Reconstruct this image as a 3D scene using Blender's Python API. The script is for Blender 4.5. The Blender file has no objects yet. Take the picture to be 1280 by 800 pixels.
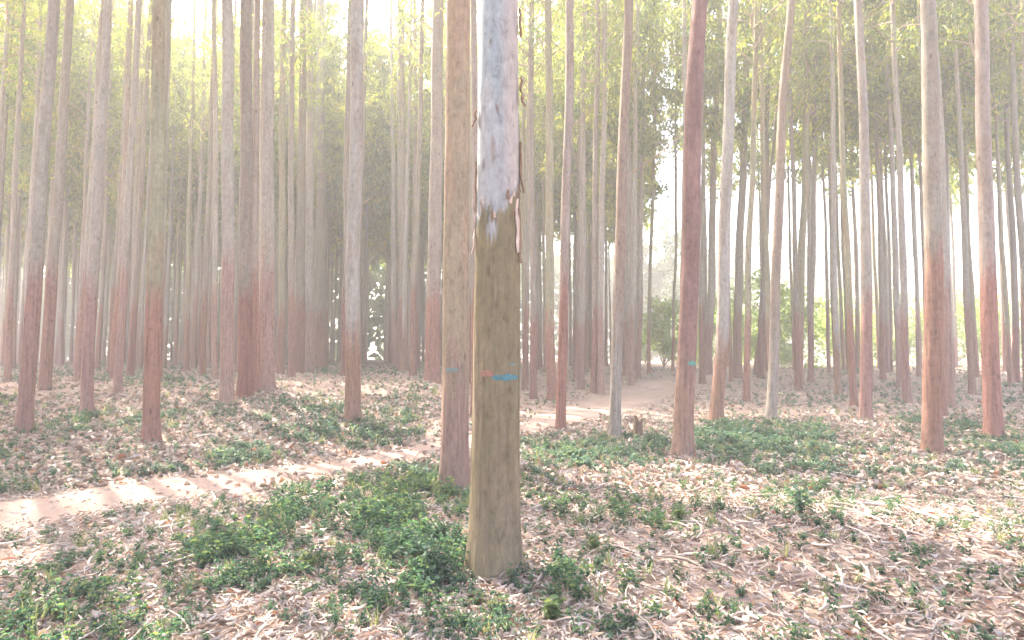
import bpy, math, random
import numpy as np
from mathutils import Vector, Matrix

SC = bpy.context.scene
COL = SC.collection
RNG = np.random.default_rng(7)
random.seed(7)
PI = math.pi

# ------------------------------------------------------------------ camera
EYE = 1.45
F = 750.0                      # focal length in photo pixels (photo 1280 wide)
PITCH = math.atan(45.0 / 750.0)
cam_d = bpy.data.cameras.new("camera")
cam_d.sensor_width = 36.0
cam_d.lens = F * 36.0 / 1280.0
cam_d.clip_start = 0.05
cam_d.clip_end = 2000.0
cam = bpy.data.objects.new("camera", cam_d)
cam.location = (0, 0, EYE)
cam.rotation_euler = (PI / 2 + PITCH, 0, 0)
COL.objects.link(cam)
SC.camera = cam

# ------------------------------------------------------------------ sky, sun, exposure
SUN_AZ = math.radians(-40.0)   # measured from the view direction (+Y), negative = left
SUN_EL = math.radians(44.0)
world = bpy.data.worlds.new("World")
SC.world = world
world.use_nodes = True
wn = world.node_tree.nodes
wl = world.node_tree.links
wn.clear()
wo = wn.new("ShaderNodeOutputWorld")
wb = wn.new("ShaderNodeBackground")
ws = wn.new("ShaderNodeTexSky")
ws.sky_type = 'NISHITA'
ws.sun_disc = False
ws.sun_elevation = SUN_EL
ws.sun_rotation = SUN_AZ
ws.air_density = 0.8
ws.dust_density = 5.5
ws.ozone_density = 0.45
wb.inputs["Strength"].default_value = 0.15
wl.new(ws.outputs[0], wb.inputs[0])
wl.new(wb.outputs[0], wo.inputs[0])

sun_d = bpy.data.lights.new("sun", 'SUN')
sun_d.energy = 3.3
sun_d.angle = math.radians(0.5)
sun_d.color = (1.0, 0.92, 0.78)
sun = bpy.data.objects.new("sun", sun_d)
sdir = Vector((math.sin(SUN_AZ) * math.cos(SUN_EL), math.cos(SUN_AZ) * math.cos(SUN_EL), math.sin(SUN_EL)))
sun.rotation_euler = sdir.to_track_quat('Z', 'Y').to_euler()
sun.location = (-12, 14, 30)
COL.objects.link(sun)

SC.view_settings.view_transform = 'Standard'
SC.view_settings.look = 'None'
SC.view_settings.exposure = 2.94
SC.view_settings.gamma = 1.0
SC.cycles.use_denoising = True
SC.cycles.max_bounces = 8
SC.cycles.diffuse_bounces = 4
SC.cycles.transmission_bounces = 5
SC.cycles.volume_bounces = 1
SC.cycles.volume_max_steps = 64
SC.cycles.sample_clamp_indirect = 6.0

HAZE_DENSITY = 0.0056

# ------------------------------------------------------------------ helpers
def smooth(a, b, x):
    t = np.clip((np.asarray(x, float) - a) / (b - a), 0, 1)
    return t * t * (3 - 2 * t)

_ph = np.random.default_rng(3).uniform(0, 6.283, (40, 2))
_dr = np.random.default_rng(4).uniform(0, 6.283, 40)
def wav(x, y, k0=0.5, octs=4, seed=0):
    """cheap smooth pseudo noise in -1..1"""
    v = 0.0
    a = 1.0
    tot = 0.0
    k = k0
    for o in range(octs):
        for j in range(3):
            i = (seed * 7 + o * 3 + j) % 40
            c, s = math.cos(_dr[i]), math.sin(_dr[i])
            v = v + a * np.sin(k * (c * x + s * y) + _ph[i, 0] + 1.7 * np.sin(k * .6 * (-s * x + c * y) + _ph[i, 1]))
            tot += a
        a *= 0.55
        k *= 2.1
    return v / tot * 1.6

def ground_z(x, y):
    x = np.asarray(x, float); y = np.asarray(y, float)
    u = x / np.maximum(y, 1.0)
    L = 1 - smooth(-0.17, 0.0, u)
    left = 0.72 * smooth(7.5, 17, y) + 0.25 * smooth(17, 40, y)
    right = 0.10 * smooth(9, 20, y) + 0.60 * smooth(19, 34, y) + 0.2 * smooth(34, 55, y)
    z = L * left + (1 - L) * right
    n = 0.035 * wav(x, y, 0.9, 3, 1) * smooth(1.0, 3.0, y) + 0.012 * wav(x, y, 5.0, 2, 2)
    n = n + 0.14 * np.exp(-((x - 2.9) ** 2 / 1.6 + (y - 4.9) ** 2 / 1.0))      # low mound of litter on the right
    return z + n

def ray(px, py):
    u = (px - 640.0) / F
    v = (400.0 - py) / F
    return Vector((u, math.cos(PITCH) - v * math.sin(PITCH), math.sin(PITCH) + v * math.cos(PITCH)))

def hit(px, py):
    d = ray(px, py)
    t = 1.0
    while t < 150:
        if EYE + d.z * t < float(ground_z(d.x * t, d.y * t)):
            return Vector((d.x * t, d.y * t, float(ground_z(d.x * t, d.y * t))))
        t += 0.01 + t * 0.001
    return Vector((d.x * t, d.y * t, float(ground_z(d.x * t, d.y * t))))

def project(x, y, z):
    """world arrays -> photo pixels"""
    s, c = math.sin(PITCH), math.cos(PITCH)
    zz = z - EYE
    dep = np.maximum(y * c + zz * s, 1e-3)
    up = -y * s + zz * c
    return 640 + F * x / dep, 400 - F * up / dep

def tag(o, label=None, cat=None, group=None, kind=None):
    if label: o['label'] = label
    if cat: o['category'] = cat
    if group: o['group'] = group
    if kind: o['kind'] = kind
    return o

def empty(name, loc):
    o = bpy.data.objects.new(name, None)
    o.empty_display_size = 0.2
    o.location = loc
    COL.objects.link(o)
    return o

def mesh_np(name, V, Fc, mats, attrs=None, smooth_shade=True, mat_idx=None):
    """V (n,3), Fc (m,4) or (m,3) integer array"""
    me = bpy.data.meshes.new(name)
    V = np.ascontiguousarray(V, np.float32)
    Fc = np.ascontiguousarray(Fc, np.int32)
    k = Fc.shape[1]
    me.vertices.add(len(V))
    me.vertices.foreach_set("co", V.ravel())
    me.loops.add(Fc.size)
    me.loops.foreach_set("vertex_index", Fc.ravel())
    me.polygons.add(len(Fc))
    me.polygons.foreach_set("loop_start", np.arange(0, Fc.size, k, dtype=np.int32))
    me.polygons.foreach_set("loop_total", np.full(len(Fc), k, np.int32))
    if smooth_shade:
        me.polygons.foreach_set("use_smooth", np.ones(len(Fc), bool))
    for m in (mats if isinstance(mats, (list, tuple)) else [mats]):
        me.materials.append(m)
    if mat_idx is not None:
        me.polygons.foreach_set("material_index", np.ascontiguousarray(mat_idx, np.int32))
    for an, av in (attrs or {}).items():
        a = me.attributes.new(an, 'FLOAT', 'POINT')
        a.data.foreach_set("value", np.ascontiguousarray(av, np.float32))
    me.update(calc_edges=True)
    me.validate()
    return me

def link(name, me, parent=None, loc=(0, 0, 0)):
    o = bpy.data.objects.new(name, me)
    o.location = loc
    if parent: o.parent = parent
    COL.objects.link(o)
    return o

class Acc:
    """accumulates quad geometry with one per-vertex attribute 'rnd' and material index"""
    def __init__(s): s.V = []; s.F = []; s.A = []; s.M = []; s.n = 0
    def add(s, V, Fc, a=0.5, m=0):
        V = np.asarray(V, float); Fc = np.asarray(Fc, int)
        s.V.append(V); s.F.append(Fc + s.n); s.n += len(V)
        s.A.append(np.full(len(V), a) if np.isscalar(a) else a)
        s.M.append(np.full(len(Fc), m))
    def tube(s, pts, rad, sides=5, a=0.5, m=0, cap=True):
        pts = np.asarray(pts, float); n = len(pts)
        rad = np.asarray(rad, float) if not np.isscalar(rad) else np.full(n, rad)
        V = []
        t = np.gradient(pts, axis=0)
        t /= np.linalg.norm(t, axis=1)[:, None] + 1e-9
        ref = np.array([0, 0, 1.0]) if abs(t[0][2]) < .8 else np.array([1.0, 0, 0])
        for i in range(n):
            u = np.cross(t[i], ref); u /= np.linalg.norm(u); w = np.cross(t[i], u)
            th = np.arange(sides) * 2 * PI / sides
            V.append(pts[i] + rad[i] * (np.cos(th)[:, None] * u + np.sin(th)[:, None] * w))
        V = np.concatenate(V)
        Fc = []
        for i in range(n - 1):
            for j in range(sides):
                k = (j + 1) % sides
                Fc.append((i * sides + j, i * sides + k, (i + 1) * sides + k, (i + 1) * sides + j))
        s.add(V, Fc, a, m)
    def scatter(s, TV, TF, R, P, a, m=0):
        """template TV (n,3), TF (f,4); R (N,3,3), P (N,3), a (N,)"""
        N = len(P); n = len(TV)
        V = np.einsum('nij,kj->nki', R, TV) + P[:, None, :]
        Fc = (TF[None] + (np.arange(N) * n)[:, None, None]).reshape(-1, TF.shape[1])
        s.add(V.reshape(-1, 3), Fc, np.repeat(a, n), m)
    def mesh(s, name, mats, smooth_shade=True):
        return mesh_np(name, np.concatenate(s.V), np.concatenate(s.F), mats, {'rnd': np.concatenate(s.A)}, smooth_shade, np.concatenate(s.M))

def rotmats(yaw, pitch, roll, scale=None):
    cy, sy = np.cos(yaw), np.sin(yaw); cp, sp = np.cos(pitch), np.sin(pitch); cr, sr = np.cos(roll), np.sin(roll)
    N = len(yaw); Z = np.zeros(N); O = np.ones(N)
    Rz = np.stack([cy, -sy, Z, sy, cy, Z, Z, Z, O], 1).reshape(N, 3, 3)
    Ry = np.stack([cp, Z, sp, Z, O, Z, -sp, Z, cp], 1).reshape(N, 3, 3)
    Rx = np.stack([O, Z, Z, Z, cr, -sr, Z, sr, cr], 1).reshape(N, 3, 3)
    R = Rz @ Ry @ Rx
    if scale is not None:
        R = R * scale[:, None, :] if scale.ndim == 2 else R * scale[:, None, None]
    return R

# leaf templates, lying along +X, blade in XY
def leaf_tpl(L, W, fold=0.15, droop=0.15, seg=2):
    if seg == 1:   # a folded rhombus of one quad
        V = np.array([(0, 0, 0), (L * .45, W / 2, fold * W), (L, 0, -droop * L), (L * .45, -W / 2, fold * W)])
        return V, np.array([(0, 3, 2, 1)])
    if seg == 0:   # a small oval of two quads
        V = np.array([(0, 0, 0), (L * .3, W * .48, fold * W), (L * .68, W * .42, fold * W * .8), (L, 0, -droop * L), (L * .68, -W * .42, fold * W * .8), (L * .3, -W * .48, fold * W)])
        return V, np.array([(0, 3, 2, 1), (0, 5, 4, 3)])
    xs = np.linspace(0, 1, seg + 1)
    V = []; Fc = []
    for i, x in enumerate(xs):
        w = W / 2 * max(.06, math.sin(PI * min(1, x ** .8)))
        z = -droop * L * x * x
        V += [(x * L, w, z + fold * w), (x * L, 0, z), (x * L, -w, z + fold * w)]
    for i in range(seg):
        a = i * 3; b = a + 3
        Fc += [(a, a + 1, b + 1, b), (a + 1, a + 2, b + 2, b + 1)]
    return np.array(V), np.array(Fc)

# ------------------------------------------------------------------ materials
def new_mat(name):
    m = bpy.data.materials.new(name)
    m.use_nodes = True
    nt = m.node_tree
    nt.nodes.clear()
    out = nt.nodes.new("ShaderNodeOutputMaterial")
    return m, nt, out

def N(nt, t, **kw):
    n = nt.nodes.new(t)
    for k, v in kw.items(): setattr(n, k, v)
    return n

def ramp(nt, fac, stops, interp='LINEAR'):
    r = N(nt, "ShaderNodeValToRGB")
    r.color_ramp.interpolation = interp
    els = r.color_ramp.elements
    while len(els) < len(stops): els.new(0.5)
    for e, (p, c) in zip(els, stops):
        e.position = p
        e.color = (c[0], c[1], c[2], 1) if not np.isscalar(c) else (c, c, c, 1)
    nt.links.new(fac, r.inputs[0])
    return r.outputs[0]

def noise(nt, vec, scale, detail=4, rough=.55, dist=0.0):
    n = N(nt, "ShaderNodeTexNoise")
    n.inputs["Scale"].default_value = scale
    n.inputs["Detail"].default_value = detail
    n.inputs["Roughness"].default_value = rough
    n.inputs["Distortion"].default_value = dist
    nt.links.new(vec, n.inputs["Vector"])
    return n.outputs["Fac"]

def mapping(nt, vec, scale, loc=(0, 0, 0)):
    mp = N(nt, "ShaderNodeMapping")
    mp.inputs["Scale"].default_value = scale
    mp.inputs["Location"].default_value = loc
    nt.links.new(vec, mp.inputs["Vector"])
    return mp.outputs[0]

def mix(nt, fac, a, b, mode='MIX'):
    m = N(nt, "ShaderNodeMix", data_type='RGBA', blend_type=mode)
    for s, v in ((0, fac), (6, a), (7, b)):
        if isinstance(v, (int, float)): m.inputs[s].default_value = v
        elif isinstance(v, tuple): m.inputs[s].default_value = (*v, 1)
        else: nt.links.new(v, m.inputs[s])
    return m.outputs[2]

def math_n(nt, op, a, b=None, c=None, clamp=False):
    m = N(nt, "ShaderNodeMath", operation=op, use_clamp=clamp)
    for i, v in enumerate((a, b, c)):
        if v is None: continue
        if isinstance(v, (int, float)): m.inputs[i].default_value = v
        else: nt.links.new(v, m.inputs[i])
    return m.outputs[0]

def finish(nt, out, color, rough=.85, bump_h=None, bump_s=.5, bump_d=.01, spec=.25):
    p = N(nt, "ShaderNodeBsdfPrincipled")
    p.inputs["Roughness"].default_value = rough
    p.inputs["Specular IOR Level"].default_value = spec
    if isinstance(color, tuple): p.inputs["Base Color"].default_value = (*color, 1)
    else: nt.links.new(color, p.inputs["Base Color"])
    if bump_h is not None:
        b = N(nt, "ShaderNodeBump")
        b.inputs["Strength"].default_value = bump_s
        b.inputs["Distance"].default_value = bump_d
        nt.links.new(bump_h, b.inputs["Height"])
        nt.links.new(b.outputs[0], p.inputs["Normal"])
    nt.links.new(p.outputs[0], out.inputs[0])
    return p

def bark_mat(name, lower, upper, h=2.6, hvar=0.5, patch=(.22, .14, .10), patch_amt=.5, moss=None, attr=False, randomize=0.0):
    """rough stained bark below the height h, smooth shedding bark above it"""
    m, nt, out = new_mat(name)
    tc = N(nt, "ShaderNodeTexCoord").outputs["Object"]
    sep = N(nt, "ShaderNodeSeparateXYZ"); nt.links.new(tc, sep.inputs[0])
    info = N(nt, "ShaderNodeObjectInfo")
    off = N(nt, "ShaderNodeVectorMath", operation='ADD')
    cmb = N(nt, "ShaderNodeCombineXYZ")
    rr = math_n(nt, 'MULTIPLY', info.outputs["Random"], 40.0)
    nt.links.new(rr, cmb.inputs[0]); nt.links.new(rr, cmb.inputs[2])
    nt.links.new(tc, off.inputs[0]); nt.links.new(cmb.outputs[0], off.inputs[1])
    v = off.outputs[0]
    n_mid = noise(nt, mapping(nt, v, (5, 5, .9)), 1.6, 4, .6, .3)
    n_str = noise(nt, mapping(nt, v, (22, 22, 1.0)), 1.3, 5, .65, .2)
    n_fin = noise(nt, mapping(nt, v, (40, 40, 9)), 1.5, 5, .7)
    n_blt = noise(nt, mapping(nt, v, (3, 3, .55)), 1.5, 3, .5, .6)
    if attr:
        a = N(nt, "ShaderNodeAttribute"); a.attribute_name = 'bark'
        low = a.outputs["Fac"]
    else:
        hh = math_n(nt, 'ADD', h, math_n(nt, 'MULTIPLY', math_n(nt, 'SUBTRACT', info.outputs["Random"], .5), randomize * 3.0))
        d = math_n(nt, 'SUBTRACT', hh, sep.outputs[2])
        d = math_n(nt, 'ADD', d, math_n(nt, 'MULTIPLY', math_n(nt, 'SUBTRACT', n_mid, .5), hvar * 5))
        low = math_n(nt, 'MULTIPLY_ADD', d, 1.0 / max(.12, hvar * 1.5), .5, clamp=True)
    lo_dark = tuple(c * .5 for c in lower); lo_lite = tuple(min(1, c * 1.28) for c in lower)
    up_dark = tuple(c * .72 for c in upper); up_lite = tuple(min(1, c * 1.2) for c in upper)
    cl = ramp(nt, n_str, [(.25, lo_dark), (.5, lower), (.75, lo_lite)])
    if moss: cl = mix(nt, ramp(nt, n_blt, [(.42, 0.0), (.62, .85)]), cl, moss)
    cu = ramp(nt, n_mid, [(.3, up_dark), (.5, upper), (.72, up_lite)])
    cu = mix(nt, math_n(nt, 'MULTIPLY', ramp(nt, n_blt, [(.50, 0.0), (.58, 1.0)]), patch_amt), cu, patch)
    cu = mix(nt, .35, cu, ramp(nt, n_str, [(.3, tuple(c * .6 for c in upper)), (.7, tuple(min(1, c * 1.25) for c in upper))]))
    c = mix(nt, low, cu, cl)
    if attr:
        b = N(nt, "ShaderNodeAttribute"); b.attribute_name = 'scar'
        c = mix(nt, b.outputs["Fac"], c, (.17, .10, .07))
        b2 = N(nt, "ShaderNodeAttribute"); b2.attribute_name = 'blush'
        c = mix(nt, math_n(nt, 'MULTIPLY', b2.outputs["Fac"], math_n(nt, 'SUBTRACT', 1.0, low)), c, (.36, .31, .28))
    if randomize:
        hsv = N(nt, "ShaderNodeHueSaturation")
        hsv.inputs["Saturation"].default_value = 1.0
        nt.links.new(math_n(nt, 'MULTIPLY_ADD', info.outputs["Random"], .024, .490), hsv.inputs["Hue"])
        r2 = math_n(nt, 'FRACT', math_n(nt, 'MULTIPLY', info.outputs["Random"], 7.31))
        nt.links.new(math_n(nt, 'MULTIPLY_ADD', r2, .5, .72), hsv.inputs["Value"])
        nt.links.new(math_n(nt, 'MULTIPLY_ADD', r2, -.35, 1.02), hsv.inputs["Saturation"])
        nt.links.new(c, hsv.inputs["Color"])
        c = hsv.outputs[0]
    # mottling: scabs, lichen flecks and small dark pits
    n_mot = noise(nt, mapping(nt, v, (9, 9, 4.5)), 2.2, 6, .72, .4)
    c = mix(nt, 1.0, c, ramp(nt, n_mot, [(.28, (.52, .50, .50)), (.46, (.92, .92, .92)), (.56, (1.0, 1.0, 1.0)), (.74, (1.38, 1.36, 1.30))]), 'MULTIPLY')
    n_pit = noise(nt, mapping(nt, v, (26, 26, 12)), 2.0, 3, .6)
    c = mix(nt, math_n(nt, 'MULTIPLY', ramp(nt, n_pit, [(.66, 0.0), (.74, 1.0)]), .55), c, (.07, .045, .035))
    # knots
    vo = N(nt, "ShaderNodeTexVoronoi"); vo.inputs["Scale"].default_value = 1.0
    nt.links.new(mapping(nt, v, (4.5, 4.5, 1.7)), vo.inputs["Vector"])
    kn = ramp(nt, vo.outputs["Distance"], [(.03, 1.0), (.11, 0.0)])
    c = mix(nt, math_n(nt, 'MULTIPLY', kn, .8), c, (.06, .035, .025))
    hgt = math_n(nt, 'ADD', math_n(nt, 'MULTIPLY', n_str, math_n(nt, 'MULTIPLY_ADD', low, 1.3, .35)), math_n(nt, 'MULTIPLY', n_fin, math_n(nt, 'MULTIPLY_ADD', low, .5, .1)))
    finish(nt, out, c, .82, hgt, .75, .014, .2)
    return m

def leaf_mat(name, stops, trans, tfac=.45, rough=.55, haze_var=None, gloss=.06):
    m, nt, out = new_mat(name)
    a = N(nt, "ShaderNodeAttribute"); a.attribute_name = 'rnd'
    c = ramp(nt, a.outputs["Fac"], stops)
    t = ramp(nt, a.outputs["Fac"], trans)
    d = N(nt, "ShaderNodeBsdfDiffuse"); nt.links.new(c, d.inputs[0])
    tr = N(nt, "ShaderNodeBsdfTranslucent"); nt.links.new(t, tr.inputs[0])
    g = N(nt, "ShaderNodeBsdfGlossy"); g.inputs["Roughness"].default_value = rough
    g.inputs["Color"].default_value = (.9, .95, .9, 1)
    m1 = N(nt, "ShaderNodeMixShader"); m1.inputs[0].default_value = tfac
    nt.links.new(d.outputs[0], m1.inputs[1]); nt.links.new(tr.outputs[0], m1.inputs[2])
    m2 = N(nt, "ShaderNodeMixShader"); m2.inputs[0].default_value = gloss
    nt.links.new(m1.outputs[0], m2.inputs[1]); nt.links.new(g.outputs[0], m2.inputs[2])
    nt.links.new(m2.outputs[0], out.inputs[0])
    return m

M_RED = bark_mat("bark_red_base", (.255, .112, .088), (.275, .235, .20), 2.9, .45, (.24, .15, .11), .5, randomize=.3)
M_GREY = bark_mat("bark_grey_upper", (.25, .145, .105), (.31, .285, .26), 1.7, .5, (.24, .18, .14), .6)
M_MAROON = bark_mat("bark_maroon", (.25, .155, .12), (.185, .108, .098), 1.25, .35, (.26, .15, .13), .8)
M_ORANGE = bark_mat("bark_orange", (.28, .24, .21), (.25, .195, .155), 2.2, .8, (.22, .13, .10), .5)
M_PINK = bark_mat("bark_pinkish", (.26, .125, .10), (.275, .225, .20), 2.8, .6, (.20, .13, .10), .5)
M_OLIVE = bark_mat("bark_olive", (.26, .13, .10), (.255, .235, .16), 2.4, .6, (.28, .17, .11), .6)
M_SECOND = bark_mat("bark_brown_olive", (.26, .165, .135), (.28, .215, .145), 1.25, .6, (.33, .20, .14), .6)
M_MAIN = bark_mat("bark_main", (.215, .165, .11), (.27, .30, .31), 2.4, .3, (.42, .36, .33), .5, moss=(.185, .15, .085), attr=True)

def simple(name, col, scale=8, rough=.85, var=.3, spec=.2):
    m, nt, out = new_mat(name)
    tc = N(nt, "ShaderNodeTexCoord").outputs["Object"]
    n = noise(nt, tc, scale, 5, .65)
    c = ramp(nt, n, [(.3, tuple(x * (1 - var) for x in col)), (.7, tuple(min(1, x * (1 + var)) for x in col))])
    finish(nt, out, c, rough, n, .5, .01, spec)
    return m

M_STRIP = simple("loose_bark", (.24, .15, .10), 14)
M_STRIPP = simple("pale_loose_bark", (.50, .38, .32), 14)
M_TWIG = simple("twig", (.36, .28, .22), 10)
M_STUMP = simple("stump_wood", (.16, .10, .075), 12)
M_CUT = simple("cut_wood", (.30, .22, .16), 20)

M_LEAF = leaf_mat("eucalyptus_leaf",
    [(0, (.045, .080, .036)), (.45, (.075, .115, .045)), (.8, (.105, .14, .05)), (1, (.18, .18, .05))],
    [(0, (.16, .24, .05)), (.5, (.36, .44, .07)), (1, (.76, .72, .07))], .6)
M_BUSH = leaf_mat("bush_leaf",
    [(0, (.05, .10, .03)), (.5, (.10, .15, .03)), (1, (.16, .20, .04))],
    [(0, (.26, .42, .05)), (1, (.52, .64, .08))], .6)
M_BLUE = leaf_mat("far_tree_leaf",
    [(0, (.035, .07, .04)), (.5, (.05, .09, .05)), (1, (.08, .12, .06))],
    [(0, (.06, .14, .05)), (1, (.17, .27, .09))], .35)
M_SPRIG = leaf_mat("sprig_leaf",
    [(0, (.06, .11, .05)), (1, (.13, .18, .06))], [(0, (.12, .22, .07)), (1, (.34, .42, .10))], .45, gloss=.02)
M_WEED = leaf_mat("weed_leaf",
    [(0, (.042, .080, .065)), (.5, (.072, .130, .10)), (.85, (.11, .172, .12)), (1, (.17, .20, .08))],
    [(0, (.05, .14, .06)), (.6, (.10, .24, .09)), (1, (.32, .40, .10))], .42, gloss=.02, rough=.5)
M_GRASS = leaf_mat("grass_blade",
    [(0, (.07, .12, .04)), (.6, (.14, .18, .06)), (1, (.30, .27, .12))],
    [(0, (.18, .30, .06)), (1, (.46, .44, .14))], .4)
M_LITTER = leaf_mat("dry_leaf",
    [(0, (.20, .135, .105)), (.12, (.31, .225, .18)), (.4, (.44, .335, .28)), (.65, (.54, .44, .38)), (.93, (.66, .55, .49)), (1, (.42, .17, .08))],
    [(0, (.10, .06, .04)), (.6, (.26, .17, .12)), (1, (.4, .2, .1))], .18, rough=.5, gloss=.07)

def ground_mat():
    m, nt, out = new_mat("forest_floor")
    tc = N(nt, "ShaderNodeTexCoord").outputs["Object"]
    big = noise(nt, tc, .35, 4, .6)
    mid = noise(nt, tc, 3.0, 5, .65)
    fin = noise(nt, tc, 28, 5, .75, .5)
    str_ = noise(nt, mapping(nt, tc, (9, 30, 20)), 1.0, 4, .7, 1.2)
    c = ramp(nt, mid, [(.25, (.24, .155, .12)), (.5, (.34, .235, .19)), (.75, (.43, .315, .26))])
    c = mix(nt, .55, c, ramp(nt, str_, [(.3, (.20, .13, .10)), (.55, (.36, .26, .21)), (.75, (.54, .42, .36))]))
    c = mix(nt, math_n(nt, 'MULTIPLY', ramp(nt, big, [(.5, 0.0), (.68, 1.0)]), .35), c, (.13, .15, .06))
    c = mix(nt, .4, c, ramp(nt, fin, [(.3, (.12, .075, .06)), (.7, (.48, .37, .32))]))
    finish(nt, out, c, .92, math_n(nt, 'ADD', fin, str_), .8, .02, .1)
    return m
M_GROUND = ground_mat()

def path_mat():
    m, nt, out = new_mat("bare_earth")
    tc = N(nt, "ShaderNodeTexCoord").outputs["Object"]
    mid = noise(nt, tc, 2.2, 5, .6)
    fin = noise(nt, tc, 45, 5, .8)
    c = ramp(nt, mid, [(.3, (.26, .175, .14)), (.6, (.34, .245, .20)), (.8, (.41, .305, .26))])
    c = mix(nt, .35, c, ramp(nt, fin, [(.3, (.24, .15, .12)), (.7, (.58, .45, .39))]))
    finish(nt, out, c, .93, fin, .6, .012, .1)
    return m
M_PATH = path_mat()

# ------------------------------------------------------------------ ground
def axis(breaks):
    out = []
    for a, b, s in breaks:
        out += list(np.arange(a, b, s))
    out.append(breaks[-1][1])
    return np.array(out)
gx = axis([(-140, -40, 10), (-40, -12, 1.5), (-12, -6, .3), (-6, 6, .09), (6, 12, .3), (12, 40, 1.5), (40, 140, 10)])
gy = axis([(-30, 0, 3), (0, 2, .4), (2, 10, .09), (10, 22, .25), (22, 60, 1.0), (60, 240, 10)])
GX, GY = np.meshgrid(gx, gy)
fine = 0.012 * wav(GX * 1.0, GY * 1.0, 9, 3, 5) * (smooth(1, 3, GY) * (1 - smooth(12, 20, GY)))
GZ = ground_z(GX, GY) + fine * 0
V = np.stack([GX.ravel(), GY.ravel(), GZ.ravel()], 1)
nx, ny = len(gx), len(gy)
ii = (np.arange(ny - 1)[:, None] * nx + np.arange(nx - 1)[None]).ravel()
Fq = np.stack([ii, ii + 1, ii + nx + 1, ii + nx], 1)
tag(link("ground", mesh_np("ground", V, Fq, M_GROUND)), kind='structure', label="leaf littered plantation floor of reddish soil")

# ------------------------------------------------------------------ paths
def build_path(ctrl, label, seed):
    """ctrl: list of (px, py, half width in metres) along the middle of the path"""
    pts = [(*hit(px, py).xy, w) for px, py, w in ctrl]
    P = []
    for i in range(len(pts) - 1):
        for t in np.linspace(0, 1, 26, endpoint=False):
            P.append([pts[i][k] * (1 - t) + pts[i + 1][k] * t for k in range(3)])
    P.append(list(pts[-1])); P = np.array(P)
    for _ in range(12): P[1:-1] = (P[:-2] + P[2:] + 2 * P[1:-1]) / 4
    T = np.gradient(P[:, :2], axis=0); T /= np.linalg.norm(T, axis=1)[:, None]
    Nn = np.stack([T[:, 1], -T[:, 0]], 1)
    K = 21
    V = []
    for j in range(K):
        s = j / (K - 1) * 2 - 1
        e = 1 + .42 * wav(P[:, 0], P[:, 1], 2.4, 4, seed + (j > K // 2))
        q = P[:, :2] + Nn * (s * P[:, 2] * e)[:, None]
        z = ground_z(q[:, 0], q[:, 1]) + .020 - .045 * abs(s) ** 3 + .010 * wav(q[:, 0], q[:, 1], 7.0, 3, 3)
        V.append(np.stack([q[:, 0], q[:, 1], z], 1))
    n = len(P)
    V = np.stack(V, 1).reshape(-1, 3)
    ii = (np.arange(n - 1)[:, None] * K + np.arange(K - 1)[None]).ravel()
    Fq = np.stack([ii, ii + 1, ii + K + 1, ii + K], 1)
    o = link("path", mesh_np("path", V, Fq, M_PATH))
    tag(o, label=label, kind='structure')
    return P
PATHS = [build_path([(-150, 680, .7), (60, 636, .8), (200, 612, .85), (300, 602, .8), (400, 588, .62), (480, 573, .5), (545, 561, .42), (610, 548, .42), (668, 532, .7), (730, 515, 1.1), (790, 497, 1.5), (830, 482, 1.6), (862, 472, 1.2), (900, 466, .7)],
                    "bare pinkish footpath crossing behind the two nearest trunks", 11)]
def path_dist(x, y):
    d = np.full(np.shape(x), 99.0)
    for P in PATHS:
        for i in range(0, len(P), 3):
            d = np.minimum(d, np.hypot(x - P[i, 0], y - P[i, 1]) - P[i, 2])
    return d

# ------------------------------------------------------------------ crowns (shared meshes)
LT1 = leaf_tpl(1, 1, .15, .12, 1)
def crown_mesh(seed, H=12.0, R=1.9, nbr=34, clumps=6, nleaf=10, Ls=.20, Ws=.052, bv=.3):
    r = np.random.default_rng(seed)
    acc = Acc()
    Pc = []; Bias = []
    for b in range(nbr):
        t = (b + r.uniform(0, 1)) / nbr
        z0 = H * (0.02 + .86 * t ** .9)
        az = b * 2.4 + r.uniform(-.5, .5)
        bb = r.uniform(-bv, bv)
        Lb = R * (1.0 - .62 * t) * r.uniform(.55, 1.2) * (0.7 + .6 * min(1, t * 4))
        el = math.radians(r.uniform(25, 60))
        k = 5
        pts = []
        for i in range(k):
            s = i / (k - 1)
            rr = Lb * s
            pts.append((rr * math.cos(az), rr * math.sin(az), z0 + rr * math.tan(el) * (1 - .35 * s) + .0))
        pts = np.array(pts)
        acc.tube(pts, np.linspace(.028, .006, k) * (1.2 - .6 * t), 4, .5, 1)
        for c in range(clumps):
            s = r.uniform(.35, 1.08)
            i = min(k - 2, int(s * (k - 1))); f = s * (k - 1) - i
            p = pts[i] * (1 - f) + pts[i + 1] * f
            Pc.append(p + r.normal(0, .16, 3)); Bias.append(bb + r.uniform(-.2, .2))
    Pc = np.array(Pc); Bias = np.array(Bias)
    n = len(Pc) * nleaf
    P = np.repeat(Pc, nleaf, 0) + r.normal(0, 1, (n, 3)) * np.array([.15, .15, .19])
    yaw = r.uniform(0, 2 * PI, n); pitch = r.normal(.95, .45, n); roll = r.uniform(-PI, PI, n)
    sc = np.stack([r.uniform(.6, 1.35, n) * Ls, r.uniform(.7, 1.3, n) * Ws, np.full(n, Ls)], 1)
    # scale template axes, then rotate
    R0 = rotmats(yaw, pitch, roll)
    TV = LT1[0]
    Vv = np.einsum('nij,nkj->nki', R0, TV[None] * sc[:, None, :]) + P[:, None, :]
    Fc = (LT1[1][None] + (np.arange(n) * 4)[:, None, None]).reshape(-1, 4)
    a = np.clip(np.repeat(Bias, nleaf) + r.beta(2, 2.4, n), 0, 1)
    acc.add(Vv.reshape(-1, 3), Fc, np.repeat(a, 4), 0)
    return acc.mesh("crown", [M_LEAF, M_TWIG], False)
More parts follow.
